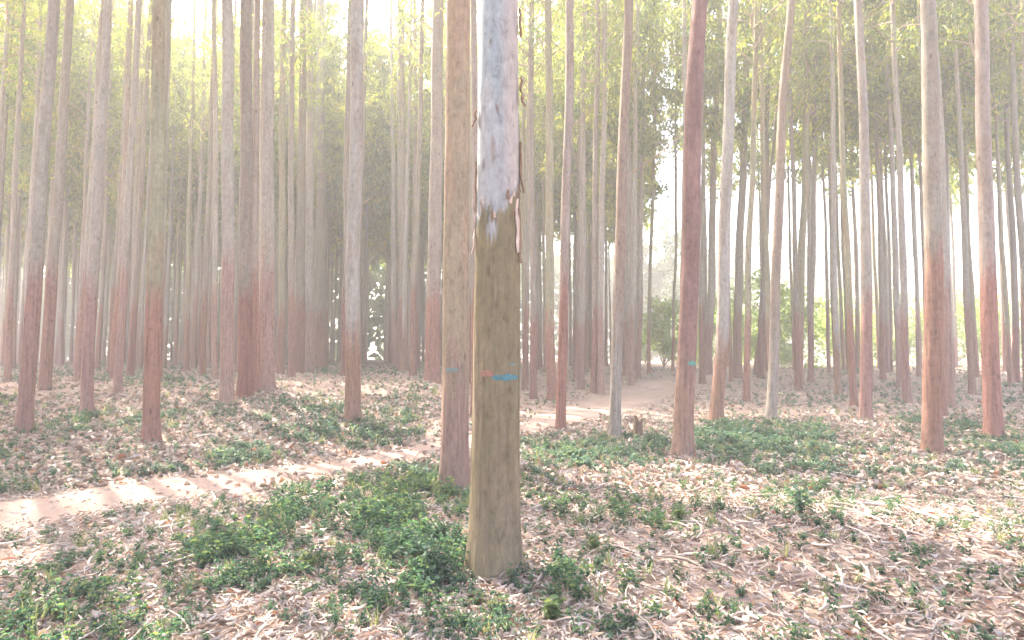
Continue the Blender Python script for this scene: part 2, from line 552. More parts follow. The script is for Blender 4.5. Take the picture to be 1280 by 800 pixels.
CROWNS = [crown_mesh(100 + i, H=r[0], R=r[1], nbr=r[2]) for i, r in enumerate([(12, 2.0, 36), (11, 1.7, 32), (12.5, 2.2, 38), (10, 1.8, 30), (12, 1.6, 34), (11.5, 2.3, 36)])]
DENSE = [crown_mesh(200 + i, H=r[0], R=r[1], nbr=r[2], clumps=7, nleaf=17, Ls=.33, Ws=.105, bv=.42) for i, r in enumerate([(12.5, 2.1, 40), (12, 1.9, 38), (13, 2.3, 42), (12, 2.0, 36), (12.5, 1.8, 38)])]

# ------------------------------------------------------------------ trunks
def trunk_axis(z, H, lean, wob, seed):
    z = np.asarray(z, float)
    wx = wob * (np.sin(z * .55 + seed) - math.sin(seed)) + wob * .5 * (np.sin(z * 1.4 + seed * 2.1) - math.sin(seed * 2.1))
    wy = wob * (np.sin(z * .5 + seed * 1.7) - math.sin(seed * 1.7))
    return lean[0] * z + wx, lean[1] * z + wy

def trunk_mesh(name, mat, r0, H, lean, wob, seed, rings, sides, taper=.72, flare=.35, rough=.012, zs=None, fl_h=.16):
    if zs is None:
        zs = np.concatenate([np.linspace(-.25, .6, max(5, rings // 5), endpoint=False), np.linspace(.6, 8, rings // 2, endpoint=False), np.linspace(8, H, rings - rings // 5 - rings // 2)])
    ax, ay = trunk_axis(zs, H, lean, wob, seed)
    th = np.arange(sides) * 2 * PI / sides
    T, Z = np.meshgrid(th, zs)
    r = r0 * (1 - taper * np.clip(Z, 0, H) / H)
    r = r * (1 + flare * np.exp(-np.clip(Z, -.1, 9) / fl_h) * (1 + .35 * np.sin(T * 4 + seed) + .2 * np.sin(T * 7 + 2 * seed)))
    r = r * (1 + rough * (2 * np.sin(T * 3 + Z * .8 + seed) + 1.2 * np.sin(T * 5 - Z * 1.9 + seed * 3) + .8 * np.sin(Z * 7.3 + T * 2 + seed)))
    r = np.maximum(r, .012)
    V = np.stack([ax[:, None] + r * np.cos(T), ay[:, None] + r * np.sin(T), Z], 2).reshape(-1, 3)
    n = len(zs)
    i = np.arange(n - 1)[:, None] * sides; j = np.arange(sides)[None]
    k = (j + 1) % sides
    Fq = np.stack([(i + j).ravel(), (i + k).ravel(), (i + sides + k).ravel(), (i + sides + j).ravel()], 1)
    return V, Fq, T, Z

def dead_branch(parent, z, az, L, el, r, pos, mat=None):
    acc = Acc()
    pts = []
    b = np.array([pos[0], pos[1], z])
    for s in np.linspace(0, 1, 6):
        pts.append(b + np.array([math.cos(az) * math.cos(el), math.sin(az) * math.cos(el), math.sin(el)]) * L * s + np.array([0, 0, .10 * L * s * s]))
    acc.tube(pts, np.linspace(r, r * .3, 6), 5)
    q = pts[3]
    acc.tube([q, q + np.array([math.cos(az + .8) * .2 * L, math.sin(az + .8) * .2 * L, .16 * L])], [r * .45, r * .15], 4)
    me = acc.mesh("dead_branch", mat or M_TWIG)
    return link("dead_branch", me, parent)

SUNNY = [hit(*p) for p in ((740, 606), (345, 772), (290, 600), (845, 650), (500, 572), (940, 520), (520, 612), (930, 760), (700, 520), (820, 480), (470, 640))]
def over_patch(x, y):
    """young thin crown where the canopy has a gap towards the sun"""
    hx, hy = math.sin(SUN_AZ), math.cos(SUN_AZ)
    for p in SUNNY:
        dx, dy = x - p.x, y - p.y
        t = dx * hx + dy * hy
        if 8 < t < 24 and abs(dx * hy - dy * hx) < 1.25: return True
    return False
tree_n = [0]
def hand_tree(px, py, w, tx, mat, label, tw=None, H=21.5, wob=.02, branches=0, near=False, crown=True, cz=10.0):
    seed = tree_n[0] * 1.37 + .4
    tree_n[0] += 1
    b = hit(px, py)
    D = b.y
    top = ray(tx, 0) * (D / ray(tx, 0).y)
    zt = top.z + EYE - b.z
    lean = ((top.x - b.x) / zt, random.uniform(-.006, .006))
    r0 = .5 * w * D / F
    if tw:
        rt = .5 * tw * D / F
        taper = min(.85, max(.45, (1 - rt / r0) * H / zt))
    else: taper = .7
    root = empty("eucalyptus_tree", b)
    tag(root, label, "tree", "eucalyptus trees of the plantation")
    rings, sides = (110, 40) if near else (46, 16)
    V, Fq, T, Z = trunk_mesh("trunk", mat, r0, H, lean, wob, seed, rings, sides, taper, .30 if near else .28, .014, fl_h=.2)
    link("trunk", mesh_np("trunk", V, Fq, mat), root)
    ax, ay = trunk_axis(np.array([cz]), H, lean, wob, seed)
    if crown:
        c = link("crown", CROWNS[tree_n[0] % len(CROWNS)], root, (float(ax[0]), float(ay[0]), cz))
        c.rotation_euler = (-lean[1], lean[0], random.uniform(0, 6.28))
        s = random.uniform(.85, 1.05) * (.45 if over_patch(b.x, b.y) else 1)
        c.scale = (s, s, s)
    for k in range(branches):
        z = random.uniform(3.6, 9.5)
        bx, by = trunk_axis(np.array([z]), H, lean, wob, seed)
        dead_branch(root, z, random.choice([0, PI]) + random.uniform(-.8, .8), random.uniform(.5, 1.3), random.uniform(.2, .9), random.uniform(.012, .02), (float(bx[0]), float(by[0])))
    return root, b, r0, lean, seed, taper

def paint_patch(root, r0, H, lean, wob, seed, taper, z, az0, az1, hgt, mat, name="paint_mark", off=.004, drip=.3, sd=0, label=None):
    """ragged brushed paint lying on the bark"""
    n = 18
    a = np.linspace(az0, az1, n)
    rr = np.random.default_rng(sd)
    zt = z + hgt / 2 * (1 + .35 * rr.normal(0, 1, n) * .6); zb = z - hgt / 2 * (1 + .5 * rr.normal(0, 1, n) * .6)
    e = np.sin(np.linspace(0, PI, n)) ** .35
    zt = z + (zt - z) * e; zb = z + (zb - z) * e
    V = []
    for k in range(3):
        zz = zb + (zt - zb) * k / 2
        ax, ay = trunk_axis(zz, H, lean, wob, seed)
        r = r0 * (1 - taper * zz / H) * (1 + .014 * (2 * np.sin(a * 3 + zz * .8 + seed) + 1.2 * np.sin(a * 5 - zz * 1.9 + seed * 3) + .8 * np.sin(zz * 7.3 + a * 2 + seed))) + off
        V.append(np.stack([ax + r * np.cos(a), ay + r * np.sin(a), zz], 1))
    V = np.concatenate(V)
    i = np.arange(n - 1)
    Fq = np.concatenate([np.stack([i + k * n, i + 1 + k * n, i + 1 + (k + 1) * n, i + (k + 1) * n], 1) for k in (0, 1)])
    o = link(name, mesh_np(name, V, Fq, mat), root)
    if label: o['label'] = label
    return o

M_BLUEP = simple("blue_paint", (.075, .175, .20), 60, .6, .35)
M_TEALP = simple("teal_paint", (.08, .24, .20), 60, .6, .35)
M_PINKP = simple("pink_paint", (.27, .135, .10), 60, .6, .3)
M_FADED = simple("faded_blue_paint", (.17, .21, .20), 60, .7, .35)

# ---- the main tree, built in detail
def main_tree():
    b = hit(618, 716)
    D = b.y
    H = 22.0; wob = .008; seed = 2.2
    root = empty("eucalyptus_tree", b)
    tag(root, "nearest thick trunk, olive below, blue grey above, with blue and pink paint", "tree", "eucalyptus trees of the plantation")
    r0 = .5 * 57 * D / F
    top = ray(625.5, 0) * (D / ray(625.5, 0).y)
    zt = top.z + EYE - b.z
    lean = ((top.x - b.x) / zt, .002)
    taper = .60
    zs = np.concatenate([np.linspace(-.3, .5, 40, endpoint=False), np.linspace(.5, 4.4, 300, endpoint=False), np.linspace(4.4, H, 60)])
    S = 112
    V, Fq, T, Z = trunk_mesh("trunk", M_MAIN, r0, H, lean, wob, seed, 0, S, taper, .26, .008, zs, .22)
    # bark boundary: front faces camera at T = -pi/2; right side 0, left side pi
    def px2z(py): return EYE - b.z + (445 - py) / F * D
    side = np.cos(T)          # -1 left .. 1 right (seen from the camera)
    edge = px2z(262) + .10 * side + .05 * np.sin(T * 3.3 + 1) + .03 * np.sin(T * 9 + 2 + 2 * np.sin(T * 4)) + .018 * np.sin(T * 27 + 3 * np.sin(T * 7)) + .012 * np.sin(Z * 60 + T * 31)
    # tongues of bark running higher at both sides
    edge = edge + .55 * np.exp(-((T - 6.15) / .16) ** 2) + .50 * np.exp(-((T - 0.10) / .2) ** 2) + .30 * np.exp(-((T - 3.22) / .15) ** 2)
    bark = 1 / (1 + np.exp(-(edge - Z) / .012))
    # pale window torn in the bark
    hole = np.exp(-(((T - (-PI / 2 + 2 * PI - .26)) / .24) ** 2 + ((Z - px2z(287) + .04 * np.sin(T * 30)) / .075) ** 2) ** 1.6)
    bark = np.clip(bark - 1.3 * hole, 0, 1)
    r_add = bark * .0075 + bark * .0025 * np.sin(T * 40 + 3 * np.sin(Z * 2.2)) * np.sin(Z * 2.1 + T * 3) + .0012 * np.sin(T * 61 + Z * 4) * bark
    scar = np.zeros_like(T)
    for px, py, sx, sz in ((624, 139, .10, .045), (601, 152, .2, .06), (636, 143, .09, .05), (619, 190, .13, .085), (615, 57, .06, .02), (612, 128, .03, .012)):
        az = math.asin(max(-.97, min(.97, (px - 624.5) / 27.0)))
        t0 = 1.5 * PI + az
        n_ = .03 * np.sin(T * 17 + Z * 21)
        g = np.exp(-(((T - t0) / sx) ** 2 + ((Z - px2z(py) + n_) / sz) ** 2) ** 1.8)
        scar = np.maximum(scar, g * (.9 if sx < .11 else .55))
    r_add = r_add + .006 * scar
    ax, ay = trunk_axis(Z, H, lean, wob, seed)
    dx = V[:, 0] - ax.ravel(); dy = V[:, 1] - ay.ravel()
    rl = np.hypot(dx, dy)
    k = 1 + r_add.ravel() / rl
    V[:, 0] = ax.ravel() + dx * k; V[:, 1] = ay.ravel() + dy * k
    blush = smooth(-.05, .75, np.cos(T) + .12 * np.sin(Z * 3 + T * 2))
    me = mesh_np("trunk", V, Fq, M_MAIN, {'bark': bark.ravel(), 'scar': scar.ravel(), 'blush': blush.ravel()})
    link("trunk", me, root)
    ax_, ay_ = trunk_axis(np.array([10.5]), H, lean, wob, seed)
    link("crown", CROWNS[2], root, (float(ax_[0]), float(ay_[0]), 10.5))
    # paint
    def az_of(px): return 1.5 * PI + math.asin(max(-.99, min(.99, (px - 622.5) / 29.0)))
    kw = dict(sd=3, off=.012)
    paint_patch(root, r0, H, lean, wob, seed, taper, px2z(470.5), az_of(617), az_of(648), .040, M_BLUEP, label="blue paint dash", **kw)
    kw['sd'] = 5
    paint_patch(root, r0, H, lean, wob, seed, taper, px2z(466), az_of(604), az_of(621), .045, M_PINKP, label="faded pink paint dab", **kw)
    kw['sd'] = 8
    paint_patch(root, r0, H, lean, wob, seed, taper, px2z(455.5), az_of(638), az_of(645), .016, M_FADED, label="small faded paint spot", **kw)
    # loose bark strips hanging from the trunk
    def strip(pxl, py0, py1, width, curl, mat, seed_, out=.012):
        n = 22
        z = np.linspace(px2z(py1), px2z(py0), n)
        s = np.linspace(0, 1, n)
        w = width * (.35 + .65 * np.sin(PI * np.clip(s * .9 + .08, 0, 1))) * (1 + .25 * np.sin(s * 17 + seed_))
        V = []
        axx, ayy = trunk_axis(z, H, lean, wob, seed)
        r = r0 * (1 - taper * z / H) + .006
        c0 = (pxl - 624.5) / 26.0
        az = 1.5 * PI + math.asin(max(-.98, min(.98, c0)))
        az = az + .05 * np.sin(s * 9 + seed_)
        lift = out * (.4 + np.sin(s * 6 + seed_) ** 2) + curl * (1 - s) ** 4
        for j in range(5):
            q = j / 4 - .5
            a = az + q * w / r
            rr = r + lift + .010 * (2 * q) ** 2
            V.append(np.stack([axx + rr * np.cos(a), ayy + rr * np.sin(a), z], 1))
        for j in range(4, -1, -1):   # back side: real thickness
            q = j / 4 - .5
            a = az + q * w / r
            rr = r + lift + .010 * (2 * q) ** 2 - .004
            V.append(np.stack([axx + rr * np.cos(a), ayy + rr * np.sin(a), z], 1))
        V = np.stack(V, 1).reshape(-1, 3)
        K = 10
        Fq = []
        for i in range(n - 1):
            for j in range(K):
                k = (j + 1) % K
                Fq.append((i * K + j, i * K + k, (i + 1) * K + k, (i + 1) * K + j))
        link("bark_strip", mesh_np("bark_strip", V, np.array(Fq), mat), root)
    strip(650.5, 175, 240, .035, .02, M_STRIP, 1, .006)
    strip(650, 92, 128, .045, .03, M_STRIP, 2.3, .012)
    strip(650.5, 0, 36, .03, .01, M_STRIP, 3.1, .006)
    strip(646, 250, 318, .035, .01, M_STRIPP, 4.2, .004)
    strip(599.5, 268, 318, .022, .02, M_STRIPP, 5.5, .006)
    strip(599, 132, 156, .03, .03, M_STRIP, 6.5, .010)
    strip(599.5, 200, 265, .018, .0, M_STRIP, 7.7, .004)
    strip(648.5, 262, 330, .03, .01, M_STRIP, 8.9, .006)
    # small plates of bark curling off along the ragged edge
    rf = np.random.default_rng(12)
    for q in range(11):
        a0 = 1.5 * PI + rf.uniform(-1.35, 1.35)
        e = float(px2z(262) + .10 * math.cos(a0) + .05 * math.sin(a0 * 3.3 + 1)) + rf.uniform(-.13, .05)
        w = rf.uniform(.010, .026); hgt = rf.uniform(.025, .07); cu = rf.uniform(.008, .028)
        VV = []
        for side_ in (0, .003):
            for i in range(5):
                s_ = i / 4; z = e + s_ * hgt
                axx, ayy = trunk_axis(z, H, lean, wob, seed)
                for j in range(3):
                    aa = a0 + (j - 1) * w * (1 - .6 * s_ ** 2) / r0 / 2
                    rr = r0 * (1 - taper * z / H) + .006 + cu * s_ ** 2 + .004 * abs(j - 1) - side_
                    VV.append((axx + rr * math.cos(aa), ayy + rr * math.sin(aa), z))
        FF = []
        for i in range(4):
            for j in range(2):
                c0 = i * 3 + j
                FF.append((c0, c0 + 1, c0 + 4, c0 + 3)); FF.append((c0 + 15, c0 + 18, c0 + 19, c0 + 16))
            FF.append((i * 3, i * 3 + 3, i * 3 + 18, i * 3 + 15)); FF.append((i * 3 + 2, i * 3 + 17, i * 3 + 20, i * 3 + 5))
        FF += [(12, 13, 28, 27), (13, 14, 29, 28)]
        link("bark_flake", mesh_np("bark_flake", VV, np.array(FF), M_STRIP if q % 3 else M_STRIPP), root)
    return b
MAIN = main_tree()

# ---- second tree left behind it
root, b, r0, lean, seed, taper = hand_tree(567, 612, 34, 574, M_SECOND, "second nearest trunk, just left of the thick middle one, with a faded blue mark", tw=33, near=True, wob=.006)
zz = EYE - b.z + (445 - 462) / F * b.y
paint_patch(root, r0, 21.5, lean, .006, seed, taper, zz, 1.5 * PI - .75, 1.5 * PI + .35, .045, M_FADED, sd=2, off=.007, label="faded blue paint mark")

root, b, r0, lean, seed, taper = hand_tree(853, 570, 24, 877, M_MAROON, "dark maroon leaning trunk right of centre with a small teal paint spot", tw=19.5, near=True, wob=.03)
zz = EYE - b.z + (445 - 454) / F * b.y
paint_patch(root, r0, 21.5, lean, .03, seed, taper, zz, 1.5 * PI - .1, 1.5 * PI + .95, .065, M_TEALP, sd=6, off=.007, label="teal paint spot")

HT = [  # px, py, width, x at the top edge, material, label, top width, branches
 (441, 527, 19, 446, M_GREY, "lone pale grey trunk left of centre with a brown foot in green ground cover", 18, 1),
 (284, 505, 16, 283, M_RED, "mauve brown trunk standing nearest in the left row, bare ground at its foot", 13, 0),
 (305, 497, 17, 308, M_RED, "red brown trunk second in the close row at the left", 14, 0),
 (333, 487, 19, 337, M_RED, "broad red brown trunk third in the left row beside a pink litter patch", 16, 1),
 (320, 490, 9, 323, M_PINK, "thin orange tinted trunk squeezed between two red brown trunks of the left row", 9, 0),
 (269, 474, 7, 268, M_RED, "slim trunk just left of the close left row, half the width of its neighbours", 6, 0),
 (350, 467, 9, 353, M_OLIVE, "slim olive brown trunk right behind the broad third trunk of the left row", 8, 0),
 (364, 471, 8, 366, M_RED, "slim dark trunk before the tight red pair at left", 7, 0),
 (375, 466, 12, 378, M_RED, "left trunk of the tight dark red pair in the left row", 10, 0),
 (387, 465, 12, 389, M_RED, "right trunk of the tight dark red pair in the left row", 11, 1),
 (402, 460, 15, 400, M_RED, "last broad red trunk of the left row beside the bright green gap", 13, 0),
 (504, 464, 13, 500, M_RED, "brown trunk midway between the lone grey trunk and the second nearest trunk", 12, 1),
 (520, 462, 7, 519, M_RED, "thin trunk directly right of the midway brown trunk", 6, 0),
 (494, 460, 7, 490, M_RED, "thin reddish trunk directly left of the midway brown trunk", 6, 0),
 (541, 478, 19, 548, M_PINK, "broad pinkish trunk left of the second nearest trunk", 17, 1),
 (593, 522, 10, 591, M_PINK, "narrow mauve trunk showing in the slit between the two nearest trunks", 10, 0),
 (667, 498, 9, 664, M_RED, "slim reddish trunk close right of the thick middle one", 8, 0),
 (657, 470, 7, 655, M_RED, "thin far trunk hugging the right edge of the thick middle one", 6, 0),
 (690, 500, 12, 686, M_OLIVE, "olive trunk with a dark foot behind the slender pink trunk", 10, 1),
 (701, 538, 12.5, 710, M_PINK, "slender pinkish red trunk right of the thick middle one, foot on bare earth", 14.5, 1),
 (726, 487, 8.5, 730, M_RED, "slim brown trunk behind the footpath, left of a red pair", 8, 0),
 (742, 492, 8, 747, M_PINK, "left and brighter red trunk of the pair behind the footpath", 7.5, 0),
 (751, 493, 8.5, 757, M_RED, "right and darker trunk of the pair behind the footpath", 8, 1),
 (769, 547, 14, 783, M_ORANGE, "leaning trunk with a pale grey foot and orange brown upper half, left of the stump", 17, 1),
 (789, 482, 7, 797, M_RED, "thin dark red trunk behind the stump", 6.5, 0),
 (798, 473, 6.5, 806, M_RED, "thin red trunk next right of the thin dark one behind the stump", 6, 0),
 (782, 470, 8, 787, M_RED, "thin trunk half covered by the leaning orange topped trunk", 7, 0),
 (811, 468, 5, 822, M_OLIVE, "very thin trunk on the left side of the yellow green bushes", 5, 0),
 (841, 463, 4, 846, M_OLIVE, "very thin dark trunk on the right side of the yellow green bushes", 4, 0),
 (885, 468, 10, 898, M_RED, "red brown trunk between the maroon trunk and the pale grey leaning one", 9, 0),
 (895, 528, 16, 918, M_GREY, "pale grey leaning trunk right of the maroon one, brown at the foot", 14, 1),
 (921, 472, 11, 936, M_RED, "brown trunk directly right of the pale grey leaning one", 10, 1),
 (933, 502, 8, 945, M_OLIVE, "slim olive trunk on bare earth right of the pale grey leaning one", 9, 0),
 (951, 472, 8, 962, M_RED, "slim red trunk just left of the leaning trunk with an orange foot", 7, 0),
 (944, 468, 5, 981, M_PINK, "very thin strongly tilted trunk among the right hand trees", 4.5, 1),
 (963, 523, 12.5, 990, M_ORANGE, "leaning trunk with an orange brown foot and bluish grey top at the right", 12, 0),
 (999, 482, 9.5, 1011, M_OLIVE, "brown trunk farthest right in front of the bright green bushes", 8, 0),
 (1013, 478, 7, 1022, M_RED, "slim trunk right beside the brown one before the bright green bushes", 6, 0),
]
HANDXY = []
for (px, py, w, tx, mat, lab, tw, nb) in HT:
    wob = .035 if tx > 840 else .022
    root, b, *_ = hand_tree(px, py, w, tx, mat, lab, tw=tw, branches=nb, wob=wob, cz=random.uniform(9.3, 11))
    HANDXY.append((b.x, b.y))
HANDXY = np.array(HANDXY)
BASES = [(MAIN.x, MAIN.y, .155), (*hit(567, 612).xy, .15), (*hit(853, 570).xy, .145)] + [(x, y, .13) for x, y in HANDXY if y < 14]

# ---- rows of further trees: shared meshes
TV_ = []
for i in range(8):
    sd = 3.1 + i * 1.9
    lean = (random.uniform(-.012, .018), random.uniform(-.01, .01))
    V, Fq, T, Z = trunk_mesh("trunk", M_RED, .112, 21, lean, .022, sd, 26, 10, .72, .25, .018)
    mts = [M_RED, M_RED, M_OLIVE, M_RED, M_PINK, M_RED, M_GREY, M_RED]
    me = mesh_np("trunk", V, Fq, mts[i])
    TV_.append((me, trunk_axis(np.array([10.0]), 21, lean, .022, sd), lean))
VPA = math.atan((472 - 640) / F)          # direction of the rows
ca, sa = math.cos(VPA), math.sin(VPA)
cands = []
for i in range(-38, 66):
    for j in range(-2, 48):
        lat = (i + .5) * 2.35
        alo = j * 2.15 + (i % 2) * 1.1
        lat += random.gauss(0, .22); alo += random.gauss(0, .3)
        x = lat * ca + alo * sa
        y = -lat * sa + alo * ca
        cands.append((x, y))
far = []
for x, y in cands:
    if y < -4: continue
    D = math.hypot(x, y)
    if D < 6.0: continue
    px = 640 + F * x / max(y, .3)
    lim = 72 - 22 * float(smooth(-9, 3, x))
    if px > 800: lim = 34 + 6 * (random.random() < .3)
    if y > lim or D > 90: continue
    inframe = -60 < px < 1340 and y > 2
    inphoto = 255 < px < 1030 and y > 2
    if not inframe:
        # only those whose shade reaches the view
        if x > 4 or D > 26 or y < -2: continue
        if y < 1 and x < -16: continue
    if inphoto and y < 20: continue
    if not inphoto and inframe and y < 9.0: continue
    if len(HANDXY) and np.min(np.hypot(HANDXY[:, 0] - x, HANDXY[:, 1] - y)) < 1.5: continue
    if px > 800 and inphoto and random.random() < .12: continue
    if 812 < px < 850 and inphoto: continue
    far.append((D, x, y, px, inframe))
far.sort()
print("far candidates", len(far))
LIMIT = 300 - len(HT) - 3
def far_label(px, y, k=0):
    t = far_label0(px, y)
    return t.replace('slender far', 'slender far ' + KINDS[k % 8]).replace('thinnest hazy far', 'thin hazy far ' + KINDS[k % 8])
KINDS = ['red footed', 'red footed', 'olive', 'red footed', 'pinkish', 'red footed', 'greyish', 'red footed']
def far_label0(px, y):
    if px < 0 or px > 1280 or y < 2: return "tall trunk of the plantation standing beyond the picture edge"
    if px < 262: return "red footed trunk of the rows left of the close left row" if y < 22 else "slender far trunk deep in the rows left of the close left row"
    if px > 1018: return "trunk of the rows right of the bright green bushes" if y < 22 else "slender far trunk deep in the rows right of the bright green bushes"
    z = "between the left row and the lone grey trunk" if px < 432 else "between the lone grey trunk and the second nearest trunk" if px < 600 else "between the thick middle trunk and the maroon one" if px < 850 else "right of the maroon trunk"
    return ("slender far trunk " if y < 38 else "thinnest hazy far trunk ") + z
ORD = "first second third fourth fifth sixth seventh eighth ninth tenth eleventh twelfth thirteenth fourteenth fifteenth".split()
own = {}
for side, test in (("left", lambda p: 0 <= p < 262), ("right", lambda p: 1018 < p <= 1280)):
    lst = sorted([t for t in far if t[4] and t[2] < 22 and test(t[3])], key=lambda t: t[3] if side == "left" else -t[3])
    for q, t in enumerate(lst[:15]):
        own[t[1]] = ORD[q] + " of the stouter near trunks, counted inward from the %s picture edge" % side
rest = Acc()
for k, (D, x, y, px, inf) in enumerate(far):
    z = float(ground_z(x, y))
    me, (ax, ay), lean = TV_[k % 8]
    d = random.uniform(.8, 1.25)
    yaw = random.uniform(-.4, .4)
    if k < LIMIT:
        r = empty("eucalyptus_tree", (x, y, z))
        tag(r, own.get(x) or far_label(px, y, k), "tree", "eucalyptus trees of the plantation")
        r.rotation_euler = (0, 0, yaw)
        t = link("trunk", me, r); t.scale = (d, d, random.uniform(.95, 1.08))
        cz = random.uniform(9.3, 11.5) if y < 24 or px > 815 else random.uniform(7.0, 9.6)
        c = link("crown", DENSE[random.randrange(5)] if y > (31 if -20 < x < 2 else 23) else CROWNS[random.randrange(6)], r, (float(ax[0]) * d, float(ay[0]) * d, cz))
        c.rotation_euler = (random.uniform(-.04, .04), random.uniform(-.04, .04), random.uniform(0, 6.28))
        s = random.uniform(.85, 1.12)
        if y < 31 and x < 2 and random.random() < .25: s *= .6  # some sunward crowns made smaller to open gaps for sunlight
        if over_patch(x, y): s = .42
        c.scale = (s * random.uniform(.9, 1.1), s, s)
    else:
        n = len(me.vertices); co = np.empty(n * 3, np.float32); me.vertices.foreach_get("co", co); co = co.reshape(-1, 3).astype(float)
        co[:, :2] *= d
        cc, ss = math.cos(yaw), math.sin(yaw)
        co = np.stack([co[:, 0] * cc - co[:, 1] * ss + x, co[:, 0] * ss + co[:, 1] * cc + y, co[:, 2] + z], 1)
        fq = np.empty(len(me.polygons) * 4, np.int32); me.loops.foreach_get("vertex_index", fq)
        rest.add(co, fq.reshape(-1, 4))
        cr = DENSE[k % 5]
        n = len(cr.vertices); co = np.empty(n * 3, np.float32); cr.vertices.foreach_get("co", co); co = co.reshape(-1, 3).astype(float)
        at = np.empty(n, np.float32); cr.attributes['rnd'].data.foreach_get("value", at)
        fq = np.empty(len(cr.polygons) * 4, np.int32); cr.loops.foreach_get("vertex_index", fq); fq = fq.reshape(-1, 4)
        if k % 1 == 0:      # leaves only, every second one, a little larger
            fq = fq[-(len(fq) // 24) * 24:]
            sel = fq[::8]
            used = sel.ravel()
            co2 = co[used].reshape(-1, 4, 3); cen = co2.mean(1, keepdims=True); co2 = cen + (co2 - cen) * 2.7
            rest.add(co2.reshape(-1, 3) + np.array([x, y, z + 10]), np.arange(len(used)).reshape(-1, 4), at[used], 1)
if rest.V:
    o = link("far_trees", rest.mesh("far_trees", [M_RED, M_LEAF], False))
    tag(o, "farthest slender eucalyptus trees closing the rows", "trees", kind='stuff')

# ------------------------------------------------------------------ leafy masses beyond the plantation
def leafy(name, loc, R, Hh, n, seed, mat, Ls, Ws, trunk_h=0, lobes=9, label=None, cat=None, group=None):
    r = np.random.default_rng(seed)
    root = empty(name, loc)
    tag(root, label, cat, group)
    acc = Acc()
    cen = np.stack([r.uniform(-.65, .65, lobes) * R, r.uniform(-.65, .65, lobes) * R, trunk_h + r.uniform(.15, .85, lobes) * Hh], 1)
    cr = r.uniform(.28, .5, lobes) * min(R, Hh) * 1.1
    per = n // lobes
    for c, q in zip(cen, cr):
        sub = c + r.normal(0, .5, (14, 3)) * q
        k = r.integers(0, 14, per)
        P = sub[k] + r.normal(0, .21, (per, 3)) * q
        P[:, 2] = np.maximum(P[:, 2], .05)
        sc = np.stack([r.uniform(.6, 1.4, per) * Ls, r.uniform(.6, 1.3, per) * Ws, np.full(per, Ls)], 1)
        R0 = rotmats(r.uniform(0, 6.28, per), r.normal(.4, .6, per), r.uniform(-PI, PI, per))
        Vv = np.einsum('nij,nkj->nki', R0, LT1[0][None] * sc[:, None, :]) + P[:, None, :]
        a = np.clip(r.normal(0, .12) + .1 * r.normal(0, 1, 14)[k] + r.beta(2, 2, per), 0, 1)
        acc.add(Vv.reshape(-1, 3), np.arange(per * 4).reshape(-1, 4), np.repeat(a, 4))
    link("foliage", acc.mesh("foliage", mat, False), root)
    st = Acc()
    st.tube([(0, 0, -.2), (.05, 0, trunk_h + Hh * .3), (-.05, .05, trunk_h + Hh * .7)], [.06 + .03 * trunk_h, .05 + .02 * trunk_h, .02], 8)
    for c in cen[:6]:
        st.tube([(0, 0, trunk_h * .7 + .1), tuple(c * .6 + np.array([0, 0, trunk_h * .2])), tuple(c)], [.04 + .01 * trunk_h, .03, .012], 5)
    link("stem" if trunk_h < 1 else "trunk", st.mesh("stem", M_TWIG), root)
    return root

def at_depth(px, D):
    x = (px - 640) / F * D
    return (x, D, float(ground_z(x, D)))
GB = "bushes beyond the plantation edge"
leafy("bush", at_depth(829, 37), 1.8, 4.3, 3400, 1, M_BUSH, .2, .11, label="sunlit yellow green bush between the thin trunks right of centre", cat="bush", group=GB)
leafy("bush", at_depth(806, 47), 1.8, 3.0, 3200, 2, M_BUSH, .2, .11, label="green bush mostly behind thin trunks, left of the sunlit one", cat="bush", group=GB)
leafy("bush", at_depth(873, 45), 2.6, 4.2, 4200, 3, M_BUSH, .22, .12, label="green bush showing between the maroon and the pale grey trunk", cat="bush", group=GB)
leafy("bush", at_depth(912, 43), 2.0, 5.6, 5200, 4, M_BUSH, .22, .12, label="tall bright bush right of the pale grey leaning trunk", cat="bush", group=GB)
leafy("bush", at_depth(992, 36), 3.2, 6.0, 6500, 5, M_BUSH, .22, .12, label="largest bright green bush, behind the farthest right trunks", cat="bush", group=GB)
leafy("bush", at_depth(1045, 41), 2.8, 4.9, 5200, 6, M_BUSH, .22, .12, label="bright bush right of the largest one", cat="bush", group=GB)
leafy("bush", at_depth(1110, 42), 3.2, 5.0, 5000, 8, M_BUSH, .22, .12, label="second bright bush to the right of the largest one", cat="bush", group=GB)
leafy("bush", at_depth(1190, 40), 3.2, 4.6, 5000, 9, M_BUSH, .22, .12, label="third bright bush to the right of the largest one", cat="bush", group=GB)
leafy("bush", at_depth(1265, 41), 3.2, 5.2, 5000, 10, M_BUSH, .22, .12, label="bright bush at the right picture edge", cat="bush", group=GB)
leafy("bush", at_depth(952, 46), 2.6, 3.8, 4200, 7, M_BUSH, .22, .12, label="low bush behind the slim red trunk on the right", cat="bush", group=GB)
GTR = "broad trees in the haze beyond the plantation"
leafy("broadleaf_tree", at_depth(826, 70), 5.0, 14.5, 9000, 11, M_BLUE, .5, .3, 2.5, 12, "bluish hazy broad tree above the sunlit bush right of centre", "tree", GTR)
leafy("broadleaf_tree", at_depth(895, 84), 6.0, 15.0, 7000, 12, M_BLUE, .5, .3, 2.5, 12, "hazy broad tree behind the pale grey leaning trunk", "tree", GTR)
leafy("broadleaf_tree", at_depth(975, 90), 6.5, 17.0, 7000, 13, M_BLUE, .5, .3, 2.5, 12, "hazy broad tree behind the largest bright bush", "tree", GTR)
leafy("broadleaf_tree", at_depth(1080, 80), 6.5, 15.0, 6000, 14, M_BLUE, .5, .3, 2.5, 12, "hazy broad tree right of the bright bushes", "tree", GTR)
